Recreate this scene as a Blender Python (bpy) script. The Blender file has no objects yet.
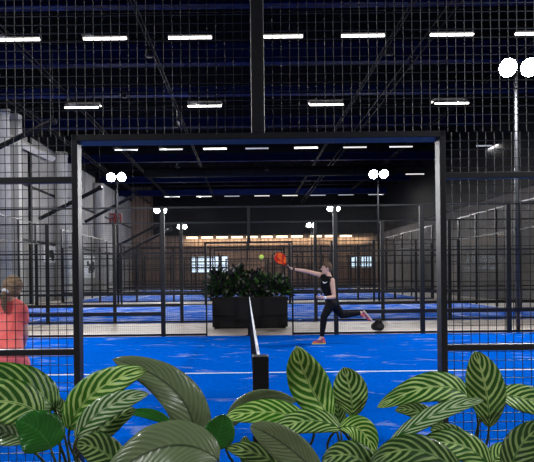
import bpy, bmesh, math, random
from mathutils import Vector, Matrix, noise
random.seed(7)
PI = math.pi
col = bpy.context.scene.collection
# ------------------------------------------------------------ camera frame
F, H, CX, HY, ROLL = 566.0, 1.40, 246.0, 275.0, math.radians(0.65)
def at(px, py, Y):
    dx, dy = px-CX, py-HY
    c, s = math.cos(ROLL), math.sin(ROLL)
    u, v = dx*c - dy*s, dy*c + dx*s
    return Vector((u*Y/F, Y, H - v*Y/F))
# ------------------------------------------------------------ materials
def mat(name, rgb, rough=.5, metal=0., emis=None, es=0., spec=.5, coat=0.):
    m = bpy.data.materials.new(name); m.use_nodes = True
    b = m.node_tree.nodes['Principled BSDF']
    b.inputs['Base Color'].default_value = (*rgb, 1)
    b.inputs['Roughness'].default_value = rough
    b.inputs['Metallic'].default_value = metal
    b.inputs['Specular IOR Level'].default_value = spec
    b.inputs['Coat Weight'].default_value = coat
    if emis:
        b.inputs['Emission Color'].default_value = (*emis, 1)
        b.inputs['Emission Strength'].default_value = es
    return m
def noisy(name, c1, c2, scale=(1,1,1), ns=5., lo=.4, hi=.6, rough=.6, bump=0., detail=4., metal=0., spec=.5):
    m = mat(name, c1, rough, metal, spec=spec); nt = m.node_tree; N = nt.nodes; L = nt.links
    b = N['Principled BSDF']
    tc = N.new('ShaderNodeTexCoord'); mp = N.new('ShaderNodeMapping'); mp.inputs['Scale'].default_value = scale
    no = N.new('ShaderNodeTexNoise'); no.inputs['Scale'].default_value = ns; no.inputs['Detail'].default_value = detail
    cr = N.new('ShaderNodeValToRGB'); e = cr.color_ramp.elements
    e[0].position, e[1].position = lo, hi
    e[0].color, e[1].color = (*c1, 1), (*c2, 1)
    L.new(tc.outputs['Object'], mp.inputs['Vector']); L.new(mp.outputs['Vector'], no.inputs['Vector'])
    L.new(no.outputs['Fac'], cr.inputs['Fac']); L.new(cr.outputs['Color'], b.inputs['Base Color'])
    if bump:
        bp = N.new('ShaderNodeBump'); bp.inputs['Strength'].default_value = bump; bp.inputs['Distance'].default_value = .01
        L.new(no.outputs['Fac'], bp.inputs['Height']); L.new(bp.outputs['Normal'], b.inputs['Normal'])
    return m
M = {}
M['black'] = mat('black_powder_coat', (.002,.002,.003), .5, 0., spec=.2)
M['frame'] = noisy('charcoal_painted_steel', (.0022,.0026,.0045), (.004,.0045,.0075), (1,1,1), 30, .3, .7, .42, .05, spec=.3)
M['wire'] = mat('black_mesh_wire', (.0025,.0028,.004), .45, 0, spec=.25)
M['navy'] = noisy('navy_painted_steel', (.0012,.005,.04), (.002,.010,.08), (1,1,1), 3, .3, .7, .6, spec=.06)
M['steel'] = mat('galvanised_steel', (.06,.062,.07), .45, .6)
M['dsteel'] = mat('dark_steel', (.006,.0065,.009), .6, 0, spec=.08)
M['duct'] = mat('sheet_metal_duct', (.008,.0085,.014), .6, 0, spec=.1)
M['ceil'] = noisy('dark_corrugated_ceiling', (.001,.0012,.003), (.002,.0025,.006), (1,12,1), 2, .3, .7, .9, spec=.03)
M['concrete'] = noisy('grey_concrete', (.27,.265,.265), (.38,.375,.375), (1,1,.5), 1.6, .3, .7, .8, .2)
M['pillar'] = noisy('pale_pillar_paint', (.47,.465,.46), (.58,.575,.57), (1,1,.3), 2, .3, .7, .7)
M['beige'] = noisy('beige_floor', (.54,.47,.42), (.64,.56,.50), (1,1,1), 2.2, .3, .7, .65, .1)
M['line'] = mat('white_court_line', (.72,.76,.8), .7)
M['tape'] = mat('white_net_tape', (.85,.86,.88), .6)
M['planter'] = noisy('black_planter', (.003,.003,.004), (.005,.005,.006), (1,1,1), 8, .3, .7, .6, spec=.2)
M['soil'] = noisy('potting_soil', (.02,.013,.008), (.05,.032,.02), (1,1,1), 60, .3, .7, .9, .8)
M['skin'] = noisy('skin', (.62,.36,.27), (.68,.41,.31), (1,1,1), 12, .3, .7, .5)
M['hair'] = noisy('brown_hair', (.08,.05,.03), (.15,.10,.065), (1,1,6), 25, .3, .7, .8, .4, spec=.1)
M['hair2'] = noisy('dark_blond_hair', (.10,.065,.04), (.30,.21,.14), (1,1,4), 22, .3, .7, .85, .5, spec=.05)
M['cloth'] = noisy('black_sportswear', (.004,.004,.005), (.008,.008,.010), (1,1,1), 20, .3, .7, .8, .2, spec=.15)
M['coral'] = noisy('coral_sport_shirt', (.92,.13,.12), (.97,.19,.17), (1,1,1), 7, .3, .7, .75, .5)
M['coral2'] = noisy('coral_sport_skirt', (.76,.11,.13), (.84,.16,.17), (1,1,1), 7, .3, .7, .75, .5)
M['shoe'] = noisy('coral_shoe', (.75,.12,.10), (.25,.05,.12), (1,1,1), 22, .45, .55, .6)
M['sole'] = mat('pale_shoe_sole', (.75,.62,.45), .6)
M['sole2'] = mat('yellow_shoe_sole', (.75,.7,.12), .6)
M['white'] = mat('white_fabric', (.8,.8,.82), .7)
M['racket'] = noisy('red_racket', (.50,.010,.006), (.80,.13,.02), (1,1,1), 11, .46, .54, .7, spec=.1)
M['racket2'] = mat('dark_red_racket_edge', (.25,.012,.012), .35)
M['grip'] = mat('dark_grip', (.02,.02,.02), .8)
M['ball'] = noisy('ball_felt', (.55,.75,.05), (.65,.85,.12), (1,1,1), 40, .3, .7, .9)
M['eye'] = mat('dark_eye', (.02,.015,.012), .3)
M['lip'] = mat('lips', (.5,.16,.14), .5)
M['petiole'] = noisy('leaf_stalk', (.03,.055,.015), (.07,.10,.03), (1,1,1), 30, .3, .7, .45)
M['lens'] = mat('lit_floodlight_lens', (.9,.9,.9), .3, emis=(.93,.96,1), es=60)
M['tube'] = mat('lit_tube', (.9,.9,.9), .3, emis=(1,.93,.88), es=7)
M['tube_dim'] = mat('dim_tube', (.9,.9,.9), .3, emis=(.85,.9,1), es=.35)
M['tube_mid'] = mat('half_lit_tube', (.9,.9,.9), .3, emis=(1,.95,.9), es=.9)
M['warm'] = mat('warm_strip_lamp', (.9,.8,.6), .3, emis=(1,.80,.55), es=2.6)
M['win'] = mat('lit_window_pane', (.3,.35,.4), .2, emis=(.66,.82,1), es=2.2)
M['winf'] = mat('window_frame', (.03,.03,.035), .5)
M['red'] = mat('red_sign_paint', (.30,.03,.035), .6)
M['signbg'] = mat('sign_backing', (.22,.20,.21), .6)
M['bag'] = noisy('black_bag_fabric', (.006,.006,.008), (.012,.012,.014), (1,1,1), 15, .3, .7, .7, .3)

# turf: blue fibres with dull sand drifts of their own shape
def turf(name='blue_turf', lo=.57, hi=.74):
    m = mat(name, (.001,.09,.5), 1., spec=0.); nt = m.node_tree; N = nt.nodes; L = nt.links; b = N['Principled BSDF']
    tc = N.new('ShaderNodeTexCoord'); mp = N.new('ShaderNodeMapping'); mp.inputs['Scale'].default_value = (.85,1.5,1); mp.inputs['Rotation'].default_value = (0,0,.12)
    n1 = N.new('ShaderNodeTexNoise'); n1.inputs['Scale'].default_value = 1.3; n1.inputs['Detail'].default_value = 8; n1.inputs['Roughness'].default_value = .68
    n1.inputs['Distortion'].default_value = .5
    r1 = N.new('ShaderNodeValToRGB'); e = r1.color_ramp.elements; e[0].position = lo; e[1].position = hi; e[0].color = (0,0,0,1); e[1].color = (.75,.75,.75,1)
    n2 = N.new('ShaderNodeTexNoise'); n2.inputs['Scale'].default_value = 40; n2.inputs['Detail'].default_value = 3
    r2 = N.new('ShaderNodeValToRGB'); e = r2.color_ramp.elements; e[0].position = .3; e[1].position = .7; e[0].color = (.0003,.078,.45,1); e[1].color = (.0005,.112,.62,1)
    mx = N.new('ShaderNodeMix'); mx.data_type = 'RGBA'; mx.inputs[7].default_value = (.45,.50,.68,1)
    L.new(tc.outputs['Object'], mp.inputs['Vector']); L.new(mp.outputs[0], n1.inputs['Vector']); L.new(tc.outputs['Object'], n2.inputs['Vector'])
    L.new(n1.outputs['Fac'], r1.inputs['Fac']); L.new(n2.outputs['Fac'], r2.inputs['Fac'])
    L.new(r1.outputs['Color'], mx.inputs[0]); L.new(r2.outputs['Color'], mx.inputs[6]); L.new(mx.outputs[2], b.inputs['Base Color'])
    bp = N.new('ShaderNodeBump'); bp.inputs['Strength'].default_value = .3; bp.inputs['Distance'].default_value = .005
    L.new(n2.outputs['Fac'], bp.inputs['Height']); L.new(bp.outputs['Normal'], b.inputs['Normal'])
    return m
M['turf'] = turf(); M['turf2'] = turf('sanded_blue_turf', .46, .62)
def wood():
    m = mat('brown_wood_cladding', (.2,.12,.08), .6); nt = m.node_tree; N = nt.nodes; L = nt.links; b = N['Principled BSDF']
    tc = N.new('ShaderNodeTexCoord'); w = N.new('ShaderNodeTexWave'); w.inputs['Scale'].default_value = .8; w.inputs['Distortion'].default_value = .0
    n = N.new('ShaderNodeTexNoise'); n.inputs['Scale'].default_value = .6; n.inputs['Detail'].default_value = 5
    mp = N.new('ShaderNodeMapping'); mp.inputs['Scale'].default_value = (6,1,.4)
    r = N.new('ShaderNodeValToRGB'); e = r.color_ramp.elements; e[0].position = .35; e[1].position = .7; e[0].color = (.13,.087,.062,1); e[1].color = (.30,.205,.15,1)
    r2 = N.new('ShaderNodeValToRGB'); e = r2.color_ramp.elements; e[0].position = 0.02; e[1].position = .12; e[0].color = (.2,.2,.2,1)
    mx = N.new('ShaderNodeMix'); mx.data_type = 'RGBA'; mx.blend_type = 'MULTIPLY'; mx.inputs[0].default_value = 1
    L.new(tc.outputs['Object'], w.inputs['Vector']); L.new(tc.outputs['Object'], mp.inputs['Vector']); L.new(mp.outputs[0], n.inputs['Vector'])
    L.new(n.outputs['Fac'], r.inputs['Fac']); L.new(w.outputs['Fac'], r2.inputs['Fac'])
    L.new(r.outputs['Color'], mx.inputs[6]); L.new(r2.outputs['Color'], mx.inputs[7]); L.new(mx.outputs[2], b.inputs['Base Color'])
    return m
M['wood'] = wood()
def glass():
    m = bpy.data.materials.new('clear_glass'); m.use_nodes = True; nt = m.node_tree; N = nt.nodes; L = nt.links
    N.remove(N['Principled BSDF']); o = N['Material Output']
    t = N.new('ShaderNodeBsdfTransparent'); t.inputs[0].default_value = (.96,.98,.975,1); g = N.new('ShaderNodeBsdfGlossy'); g.inputs['Roughness'].default_value = .03
    mx = N.new('ShaderNodeMixShader'); mx.inputs[0].default_value = .035
    L.new(t.outputs[0], mx.inputs[1]); L.new(g.outputs[0], mx.inputs[2]); L.new(mx.outputs[0], o.inputs[0])
    return m
M['glass'] = glass()
# leaf blades: chevron stripes follow the leaf's own length/width map
def leafmat(name, dark, pale, n=10., k=.28, thr=(.45,.75), edge=None, rough=.38, mixmax=1., rib=None, trans=.0, coat=.0):
    m = mat(name, dark, rough, coat=coat); nt = m.node_tree; N = nt.nodes; L = nt.links; b = N['Principled BSDF']
    def mth(op, a, b_=None, c=None):
        q = N.new('ShaderNodeMath'); q.operation = op
        for i, v in enumerate((a, b_, c)):
            if v is None: continue
            if isinstance(v, (int, float)): q.inputs[i].default_value = v
            else: L.new(v, q.inputs[i])
        return q.outputs[0]
    uv = N.new('ShaderNodeUVMap'); sp = N.new('ShaderNodeSeparateXYZ'); L.new(uv.outputs[0], sp.inputs[0])
    u = mth('MULTIPLY', mth('ABSOLUTE', mth('SUBTRACT', sp.outputs[0], .5)), 2.)
    v = sp.outputs[1]
    tc = N.new('ShaderNodeTexCoord'); no = N.new('ShaderNodeTexNoise'); no.inputs['Scale'].default_value = 18; no.inputs['Detail'].default_value = 4
    L.new(tc.outputs['Object'], no.inputs['Vector'])
    nf = mth('SUBTRACT', no.outputs['Fac'], .5)
    f = mth('SUBTRACT', v, mth('MULTIPLY', mth('POWER', u, 1.25), k))
    f = mth('ADD', mth('MULTIPLY', f, n), mth('MULTIPLY', nf, .9))
    s = mth('ADD', mth('MULTIPLY', mth('SINE', mth('MULTIPLY', f, 2*PI)), .5), .5)
    s2 = mth('MULTIPLY', mth('ADD', mth('MULTIPLY', mth('SINE', mth('MULTIPLY', f, 6*PI)), .5), .5), .18)
    s = mth('ADD', s, mth('SUBTRACT', s2, .09)); s = mth('ADD', s, mth('MULTIPLY', nf, 1.1))
    mr = N.new('ShaderNodeMapRange'); mr.interpolation_type = 'SMOOTHSTEP'; L.new(s, mr.inputs[0])
    mr.inputs[1].default_value, mr.inputs[2].default_value = thr; mr.inputs[4].default_value = mixmax
    ed = N.new('ShaderNodeMapRange'); L.new(u, ed.inputs[0]); ed.inputs[1].default_value = .84; ed.inputs[2].default_value = 1.; ed.inputs[3].default_value = 1; ed.inputs[4].default_value = .25
    fac = mth('MULTIPLY', mr.outputs[0], ed.outputs[0])
    mx = N.new('ShaderNodeMix'); mx.data_type = 'RGBA'; mx.inputs[6].default_value = (*dark,1); mx.inputs[7].default_value = (*pale,1); L.new(fac, mx.inputs[0])
    rb = N.new('ShaderNodeMapRange'); L.new(u, rb.inputs[0]); rb.inputs[1].default_value = .03; rb.inputs[2].default_value = .07; rb.inputs[3].default_value = 1; rb.inputs[4].default_value = 0
    m2 = N.new('ShaderNodeMix'); m2.data_type = 'RGBA'; m2.inputs[7].default_value = (*(rib or pale),1); L.new(mx.outputs[2], m2.inputs[6]); L.new(rb.outputs[0], m2.inputs[0])
    L.new(m2.outputs[2], b.inputs['Base Color'])
    bp = N.new('ShaderNodeBump'); bp.inputs['Strength'].default_value = .35; bp.inputs['Distance'].default_value = .002
    L.new(s, bp.inputs['Height']); L.new(bp.outputs['Normal'], b.inputs['Normal'])
    return m
LM = {
 'stripe': leafmat('striped_leaf', (.022,.12,.006), (.56,.78,.26), 8.5, .32, thr=(.42,1.05), coat=.2),
 'bright': leafmat('bright_striped_leaf', (.04,.20,.006), (.64,.90,.26), 8, .32, thr=(.42,1.05), coat=.2),
 'thin': leafmat('thin_striped_leaf', (.018,.12,.006), (.46,.70,.19), 9, .34, thr=(.55,1.1), coat=.25),
 'dark': leafmat('dark_striped_leaf', (.014,.06,.006), (.30,.44,.14), 8, .3, thr=(.45,1.05), coat=.15),
 'silver': leafmat('silvery_striped_leaf', (.045,.16,.025), (.55,.70,.40), 8, .3, thr=(.42,.8), rough=.24, coat=.8),
 'grey': leafmat('grey_green_leaf_underside', (.15,.21,.095), (.28,.34,.19), 14, .3, mixmax=.28, rib=(.06,.08,.04), rough=.33, coat=.2),
 'plain': leafmat('plain_green_leaf', (.012,.13,.008), (.02,.17,.012), 10, .3, mixmax=.5, rib=(.03,.2,.02), rough=.4),
 'under': leafmat('leaf_underside', (.10,.15,.07), (.15,.2,.10), 12, .3, mixmax=.6, rough=.5),
}
# ------------------------------------------------------------ object helpers
def tag(o, label=None, cat=None, group=None, kind=None):
    if label: o['label'] = label
    if cat: o['category'] = cat
    if group: o['group'] = group
    if kind: o['kind'] = kind
    return o
def empty(name, loc, label=None, cat=None, group=None, kind=None):
    o = bpy.data.objects.new(name, None); col.objects.link(o); o.location = loc; o.empty_display_size = .1
    return tag(o, label, cat, group, kind)
def wloc(o):
    v = Vector(o.location)
    while o.parent: o = o.parent; v += Vector(o.location)
    return v
def obj(name, bm, m, parent=None, smooth=False, label=None, cat=None, group=None, kind=None):
    """bm in world coordinates; becomes one mesh object placed at its own base"""
    me = bpy.data.meshes.new(name)
    if isinstance(bm, bmesh.types.BMesh): bm.normal_update(); bm.to_mesh(me); bm.free()
    else: me = bm
    vs = [v.co for v in me.vertices]
    if vs:
        lo = Vector([min(v[i] for v in vs) for i in range(3)]); hi = Vector([max(v[i] for v in vs) for i in range(3)])
        org = Vector(((lo.x+hi.x)/2, (lo.y+hi.y)/2, lo.z))
    else: org = Vector()
    if parent: org = wloc(parent)
    me.transform(Matrix.Translation(-org))
    if not isinstance(m, (list, tuple)): m = [m]
    for x in m: me.materials.append(x)
    if smooth:
        for p in me.polygons: p.use_smooth = True
    o = bpy.data.objects.new(name, me); col.objects.link(o)
    if parent: o.parent = parent
    else: o.location = org
    return tag(o, label, cat, group, kind)
def B(): return bmesh.new()
def box(bm, x0, x1, y0, y1, z0, z1, mi=0):
    vs = [bm.verts.new(p) for p in ((x0,y0,z0),(x1,y0,z0),(x1,y1,z0),(x0,y1,z0),(x0,y0,z1),(x1,y0,z1),(x1,y1,z1),(x0,y1,z1))]
    for f in ((3,2,1,0),(4,5,6,7),(0,1,5,4),(1,2,6,5),(2,3,7,6),(3,0,4,7)):
        bm.faces.new([vs[i] for i in f]).material_index = mi
    return bm
def boxb(x0, x1, y0, y1, z0, z1, bev=.004):
    b = box(B(), x0, x1, y0, y1, z0, z1)
    if bev: bmesh.ops.bevel(b, geom=b.edges[:], offset=bev, segments=2, affect='EDGES', profile=.5)
    return b
def tube(bm, pts, r, seg=10, cap=True, mi=0, flat=None):
    pts = [Vector(p) for p in pts]; n = len(pts)
    rs = r if isinstance(r, (list, tuple)) else [r]*n
    up = Vector((0,0,1)); rings = []
    for i, p in enumerate(pts):
        t = (pts[min(i+1,n-1)] - pts[max(i-1,0)]).normalized()
        a = t.cross(up)
        if a.length < 1e-3: a = t.cross(Vector((1,0,0)))
        a.normalize(); b = t.cross(a)
        rings.append([bm.verts.new(p + (a*math.cos(k*2*PI/seg) + b*math.sin(k*2*PI/seg))*rs[i]) for k in range(seg)])
    for i in range(n-1):
        for k in range(seg):
            f = bm.faces.new((rings[i][k], rings[i][(k+1)%seg], rings[i+1][(k+1)%seg], rings[i+1][k])); f.material_index = mi
    if cap:
        bm.faces.new(rings[0][::-1]).material_index = mi; bm.faces.new(rings[-1]).material_index = mi
    return bm
def disc_lathe(bm, c, axis, prof, seg=20, mi=0):
    """prof: list of (distance along axis, radius)"""
    axis = Vector(axis).normalized(); a = axis.cross(Vector((0,0,1)))
    if a.length < 1e-3: a = Vector((1,0,0))
    a.normalize(); b = axis.cross(a); c = Vector(c); rings = []
    for (d, r) in prof:
        rings.append([bm.verts.new(c + axis*d + (a*math.cos(k*2*PI/seg)+b*math.sin(k*2*PI/seg))*max(r,1e-4)) for k in range(seg)])
    for i in range(len(rings)-1):
        for k in range(seg):
            bm.faces.new((rings[i][k], rings[i][(k+1)%seg], rings[i+1][(k+1)%seg], rings[i+1][k])).material_index = mi
    bm.faces.new(rings[0][::-1]).material_index = mi; bm.faces.new(rings[-1]).material_index = mi
    bmesh.ops.recalc_face_normals(bm, faces=bm.faces[:])
    return bm
# ------------------------------------------------------------ SETTING
XL, XR, YB, YF, ZC = -11.5, 13.0, 57.0, -7.0, 10.4
S = dict(kind='structure')
obj('floor', box(B(), XL-.3, XR+.3, YF-.3, YB+.3, -.2, -.012), M['beige'], **S)
obj('ceiling', box(B(), XL-.3, XR+.3, YF-.3, YB+.3, ZC, ZC+.2), M['ceil'], **S)
obj('wall_left', box(B(), XL-.3, XL, YF, YB, -.012, ZC), M['concrete'], **S)
M['darkwall'] = noisy('dim_brown_wall', (.10,.085,.075), (.15,.13,.115), (1,1,1), .8, .3, .7, .8)
obj('wall_right', box(B(), XR, XR+.3, YF, YB, -.012, ZC), M['darkwall'], **S)
obj('trim_0', box(B(), XR-.1, XR, 8, YB, 5.3, ZC), M['dsteel'], **S)  # dark band added so the upper right wall falls into shade
obj('wall_back', box(B(), XL-.3, XR+.3, YB, YB+.3, -.012, ZC), M['wood'], **S)
obj('wall_front', box(B(), XL-.3, XR+.3, YF-.3, YF, -.012, ZC), M['concrete'], **S)
# dark box added above the lamp strip so the upper back wall looks unlit
obj('trim_1', box(B(), XL+2.3, XR, YB-.6, YB, 5.45, ZC), M['dsteel'], **S)
obj('trim_2', box(B(), XL, XR, YB-.15, YB, 4.15, 4.27), M['dsteel'], **S)
NX = .075     # x of every net plane
# lamp strip
k = 0
for px in list(range(192, 312, 15)) + [316, 331, 346]:
    w = 5.6; a = at(px-w, 238, YB-.3); b = at(px+w, 238, YB-.3)
    t = empty('wall_lamp', ((a.x+b.x)/2, YB-.3, 5.2), 'warm oblong wall lamp in the row high on the far brown wall', 'lamp', 'warm lamps in a row on the far wall')
    obj('housing', box(B(), a.x-.04, b.x+.04, YB-.3, YB, 5.30, 5.48), M['dsteel'], t)
    obj('diffuser', box(B(), a.x, b.x, YB-.34, YB-.02, 5.12, 5.30), M['warm'], t)
    if k % 3 == 1:
        L_ = bpy.data.lights.new('lamp_glow_fill', 'AREA'); L_.shape = 'RECTANGLE'; L_.size = 4.5; L_.size_y = .2; L_.energy = 110; L_.color = (1,.78,.52)
        o = bpy.data.objects.new('lamp_glow_fill', L_); col.objects.link(o); o.parent = t; o.location = (0,-.15,-.16); o.rotation_euler = Vector((0,.25,-1)).to_track_quat('-Z','Y').to_euler()
    k += 1
# back wall windows
def window(n, px0, px1, py0, py1, nx, nz, x_off=0):
    a = at(px0, py1, YB-.08); b = at(px1, py0, YB-.08)
    o = obj('window_%d' % n, box(B(), a.x, b.x, YB-.06, YB, a.z, b.z), M['winf'], **S)
    p = B(); w = (b.x-a.x)/nx; h = (b.z-a.z)/nz
    for i in range(nx):
        for j in range(nz):
            box(p, a.x+i*w+.07, a.x+(i+1)*w-.07, YB-.085, YB-.061, a.z+j*h+.06, a.z+(j+1)*h-.06)
    obj('pane', p, M['win'], o)
window(1, 190, 228, 256, 273, 5, 3)
window(2, 350, 372, 256, 268, 4, 2)
window(3, 402, 410, 252, 277, 1, 3)
# left wall: pillars, recess, notice board, sloping braces
def wallpt(px, py):   # point on the left wall
    Y = F*XL/(px-CX); return at(px, py, Y)
for i, (x0, x1, rnd, top) in enumerate(((0,15,1,9.2),(17,27,0,9.4),(58,71,1,8.95),(97,107,1,8.5))):
    Yc = F*(XL+.5)/(((x0+x1)/2)-CX); r = (x1-x0)/2*Yc/F
    c = Vector((XL+r*.9, Yc, 0)); b = B()
    if rnd: disc_lathe(b, (c.x, c.y, -.012), (0,0,1), [(0,r),(top-.3,r),(top-.25,r*1.08),(top,r*1.08)], 28)
    else: box(b, XL, XL+2*r, Yc-r, Yc+r, -.012, top)
    obj('trim_%d' % (3+i), b, M['pillar'], smooth=bool(rnd), **S)
obj('trim_19', box(B(), XL, XL+.12, 8, YB, 8.95, ZC), M['dsteel'], **S)  # dark band added at the wall top, shade put in as colour
# sloping gable trunk on wall top
b = B(); p0 = at(28,136,26.5); p1 = at(58,158,33); p0.x = p1.x = XL+.3
tube(b, [p0, p1], .22, 4); obj('trim_7', b, M['pillar'], **S)
# wall ledges / cladding seams
for i, z in enumerate((3.3, 6.2)):
    obj('trim_%d' % (8+i), box(B(), XL, XL+.06, 10, YB, z, z+.12), M['dsteel'], **S)
for i, Yp in enumerate((24, 30, 36, 43.5, 50)):
    obj('trim_%d' % (10+i), box(B(), XL, XL+.12, Yp, Yp+.3, -.012, 9.6), M['dsteel'], **S)
# notice boards on the left wall
for n, (x0,x1,y0,y1,lab) in enumerate(((84,97,255,278,'pale notice board on the grey left wall, further one with papers'),(45,58,245,262,'pale notice board on the grey left wall, nearer one, above the fence rail'))):
    Ya, Yb = F*(XL+.1)/(x0-CX), F*(XL+.1)/(x1-CX); za = at(x0,y1,Ya).z; zb = at(x0,y0,Ya).z
    t = empty('notice_board', (XL+.06, (Ya+Yb)/2, za), lab, 'board')
    obj('board', boxb(XL+.005, XL+.06, Ya, Yb, za, zb, .01), M['white'], t)
    b = B(); rr = random.Random(n)
    for q in range(8):
        y = Ya+.2+rr.random()*(Yb-Ya-.9); z = za+.1+rr.random()*(zb-za-.6)
        box(b, XL+.061, XL+.066, y, y+.45, z, z+.35)
    obj('posted_papers', b, M['duct'], t)
# inclined steel struts on the left
for i, (xa,ya,xb,yb,Y) in enumerate(((-30,161,53,121,17.2),(39,219,100,188,24),(85,222,133,196,31),(113,248,163,222,36.5),(118,256,170,229,40.2))):
    a = at(xa,ya,Y); b_ = at(xb,yb,Y)
    b = tube(B(), [a, b_], .085, 8); d = (b_-a).normalized()
    t = empty('roof_strut', (b_.x, Y, b_.z), 'dark inclined steel strut %s' % ['highest, at the left edge over the grey pillars','second from the left, ending beside the door-frame post','above the red sign on the left wall','just left of the second floodlight pair','lowest, running up under the second floodlight pair'][i], 'strut')
    obj('brace_bar', b, M['black'], t)
    obj('hanger', tube(B(), [b_, (b_.x, Y, ZC)], .008, 6), M['black'], t)
    e = B(); disc_lathe(e, b_, (0,1,0), [(-.1,.1),(.1,.1)], 10); obj('end_plate', e, M['dsteel'], t)
    obj('foot_hanger', tube(B(), [a, (a.x, Y, ZC)], .008, 6), M['black'], t)
# red sign with two glyphs
a = at(109, 224, 37); b_ = at(122, 213, 37)
t = empty('court_sign', (a.x, 37, a.z), 'small sign with two dark red characters hung by the left wall', 'sign')
obj('backing', boxb(a.x, b_.x, 37, 37.04, a.z, b_.z, .01), M['signbg'], t)
w = b_.x-a.x; h = b_.z-a.z
def strokes(ox, segs, wd):
    b = B()
    for (x0,z0,x1,z1) in segs:
        p = Vector((a.x+w*(ox+x0*.36), 36.985, a.z+h*(.12+z0*.76))); q = Vector((a.x+w*(ox+x1*.36), 36.985, a.z+h*(.12+z1*.76)))
        tube(b, [p,q], wd, 4)
    return b
obj('character', strokes(.10, ((0,1,1,1),(1,1,1,.55),(1,.55,0,.5),(0,.5,0,0),(.6,.5,1,0)), .055), M['red'], t)
obj('character', strokes(.56, ((0,1,1,.95),(0,1,0,.5),(0,.5,1,.5),(1,.95,1,0),(0,.5,0,.05)), .055), M['red'], t)
obj('hanger', tube(B(), [((a.x+b_.x)/2,37.02,b_.z),((a.x+b_.x)/2,37.02,ZC)], .012, 6), M['black'], t)

# ------------------------------------------------------------ ROOF
def ibeam(x0,x1,y,z0,z1,w=.3,fl=.05):
    b = box(B(), x0,x1,y-w/2,y+w/2,z0,z0+fl); box(b, x0,x1,y-w/2,y+w/2,z1-fl,z1); box(b, x0,x1,y-.02,y+.02,z0+fl,z1-fl)
    return b
beams = [(8.6,9.5,10.3),(13.2,8.9,9.7),(15.8,8.9,9.6),(20.5,9.05,9.75),(22.2,8.45,8.75),(28.9,8.95,9.5),(36.8,8.8,9.3),(44.3,8.7,9.2),(51.5,8.7,9.2)]
n = 20
for (y,z0,z1) in beams:
    obj('trim_%d' % n, ibeam(XL,XR,y,z0,z1), M['navy'], **S); n += 1
# lattice purlins across and rails along the hall
for y in (11.3, 18.2, 25.3, 32.7, 40.5, 48):
    b = B(); z0, z1 = 9.0, 9.9
    tube(b, [(XL,y,z0),(XR,y,z0)], .05, 6); tube(b, [(XL,y,z1),(XR,y,z1)], .05, 6)
    x = XL; s = 0
    while x < XR-.9:
        tube(b, [(x,y,z0 if s else z1),(x+.9,y,z1 if s else z0)], .025, 5); x += .9; s ^= 1
    obj('trim_%d' % n, b, M['dsteel'], **S); n += 1
for X, z, r in ((-7.0,8.6,.09),(-2.85,8.5,.05),(4.4,8.4,.05),(5.35,8.2,.13),(9.5,8.9,.1),(-9.6,8.7,.12)):
    b = B(); tube(b, [(X-r,8,z),(X-r,YB,z)], .025, 6); tube(b, [(X+r,8,z),(X+r,YB,z)], .025, 6)
    y = 8
    while y < YB: tube(b, [(X-r,y,z),(X+r,y+.25,z)], .012, 4); y += .5
    for y in range(10, 56, 5): tube(b, [(X,y,z),(X,y,ZC)], .015, 4)
    obj('trim_%d' % n, b, M['dsteel'], **S); n += 1
# ventilation ducts
for i, (y,z,r,x0,x1,lab) in enumerate(((12.2,8.55,.28,-11,12.5,'long round sheet-metal air duct crossing the hall nearest the camera'),(34,7.6,.3,-6,9,'round dark air duct behind the door lintel, middle of the hall'))):
    t = empty('air_duct', (0,y,z-r), lab, 'duct', )
    b = tube(B(), [(x0,y,z),(x1,y,z)], r, 20); obj('duct_pipe', b, M['duct'], t, True)
    b = B(); x = x0+.6
    while x < x1: disc_lathe(b, (x,y,z), (1,0,0), [(-.03,r+.015),(.03,r+.015)], 20); x += 1.5
    obj('joint_ring', b, M['dsteel'], t, kind='stuff')
    b = B(); x = x0+1
    while x < x1: tube(b, [(x,y,z+r-.02),(x,y,ZC)], .015, 5); x += 3
    obj('hanger', b, M['dsteel'], t, kind='stuff')
# small pendants (speakers / detectors hanging from the roof)
for i, (px,py,Y) in enumerate(((149,52,14.5),(389,50,14.5),(411,65,19),(353,99,24),(177,124,22),(178,165,30),(518,112,22),(332,92,24),(124,94,20),(361,130,30),(483,128,26),(267,168,32))):
    c = at(px,py,Y)
    t = empty('ceiling_speaker', (c.x,Y,c.z-.12), 'small dark ceiling speaker hanging from the roof, %s' % ['by the near row of lamps, left','by the near row of lamps, right','on the right-hand cable tray','lower on the right-hand cable tray','just above the lintel, left half','seen under the lintel, left half','under the right edge floodlight','on the inner right cable tray','above the left end of the lintel','just above the lintel, right half','at the right, above the rail','seen under the lintel, in the middle'][i], 'speaker')
    b = disc_lathe(B(), c, (0,0,1), [(-.12,.1),(-.1,.12),(.06,.09),(.12,.04)], 14); obj('speaker_body', b, M['duct'], t, True)
    obj('cable', tube(B(), [c+Vector((0,0,.11)), (c.x,Y,ZC)], .008, 5), M['black'], t)
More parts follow.
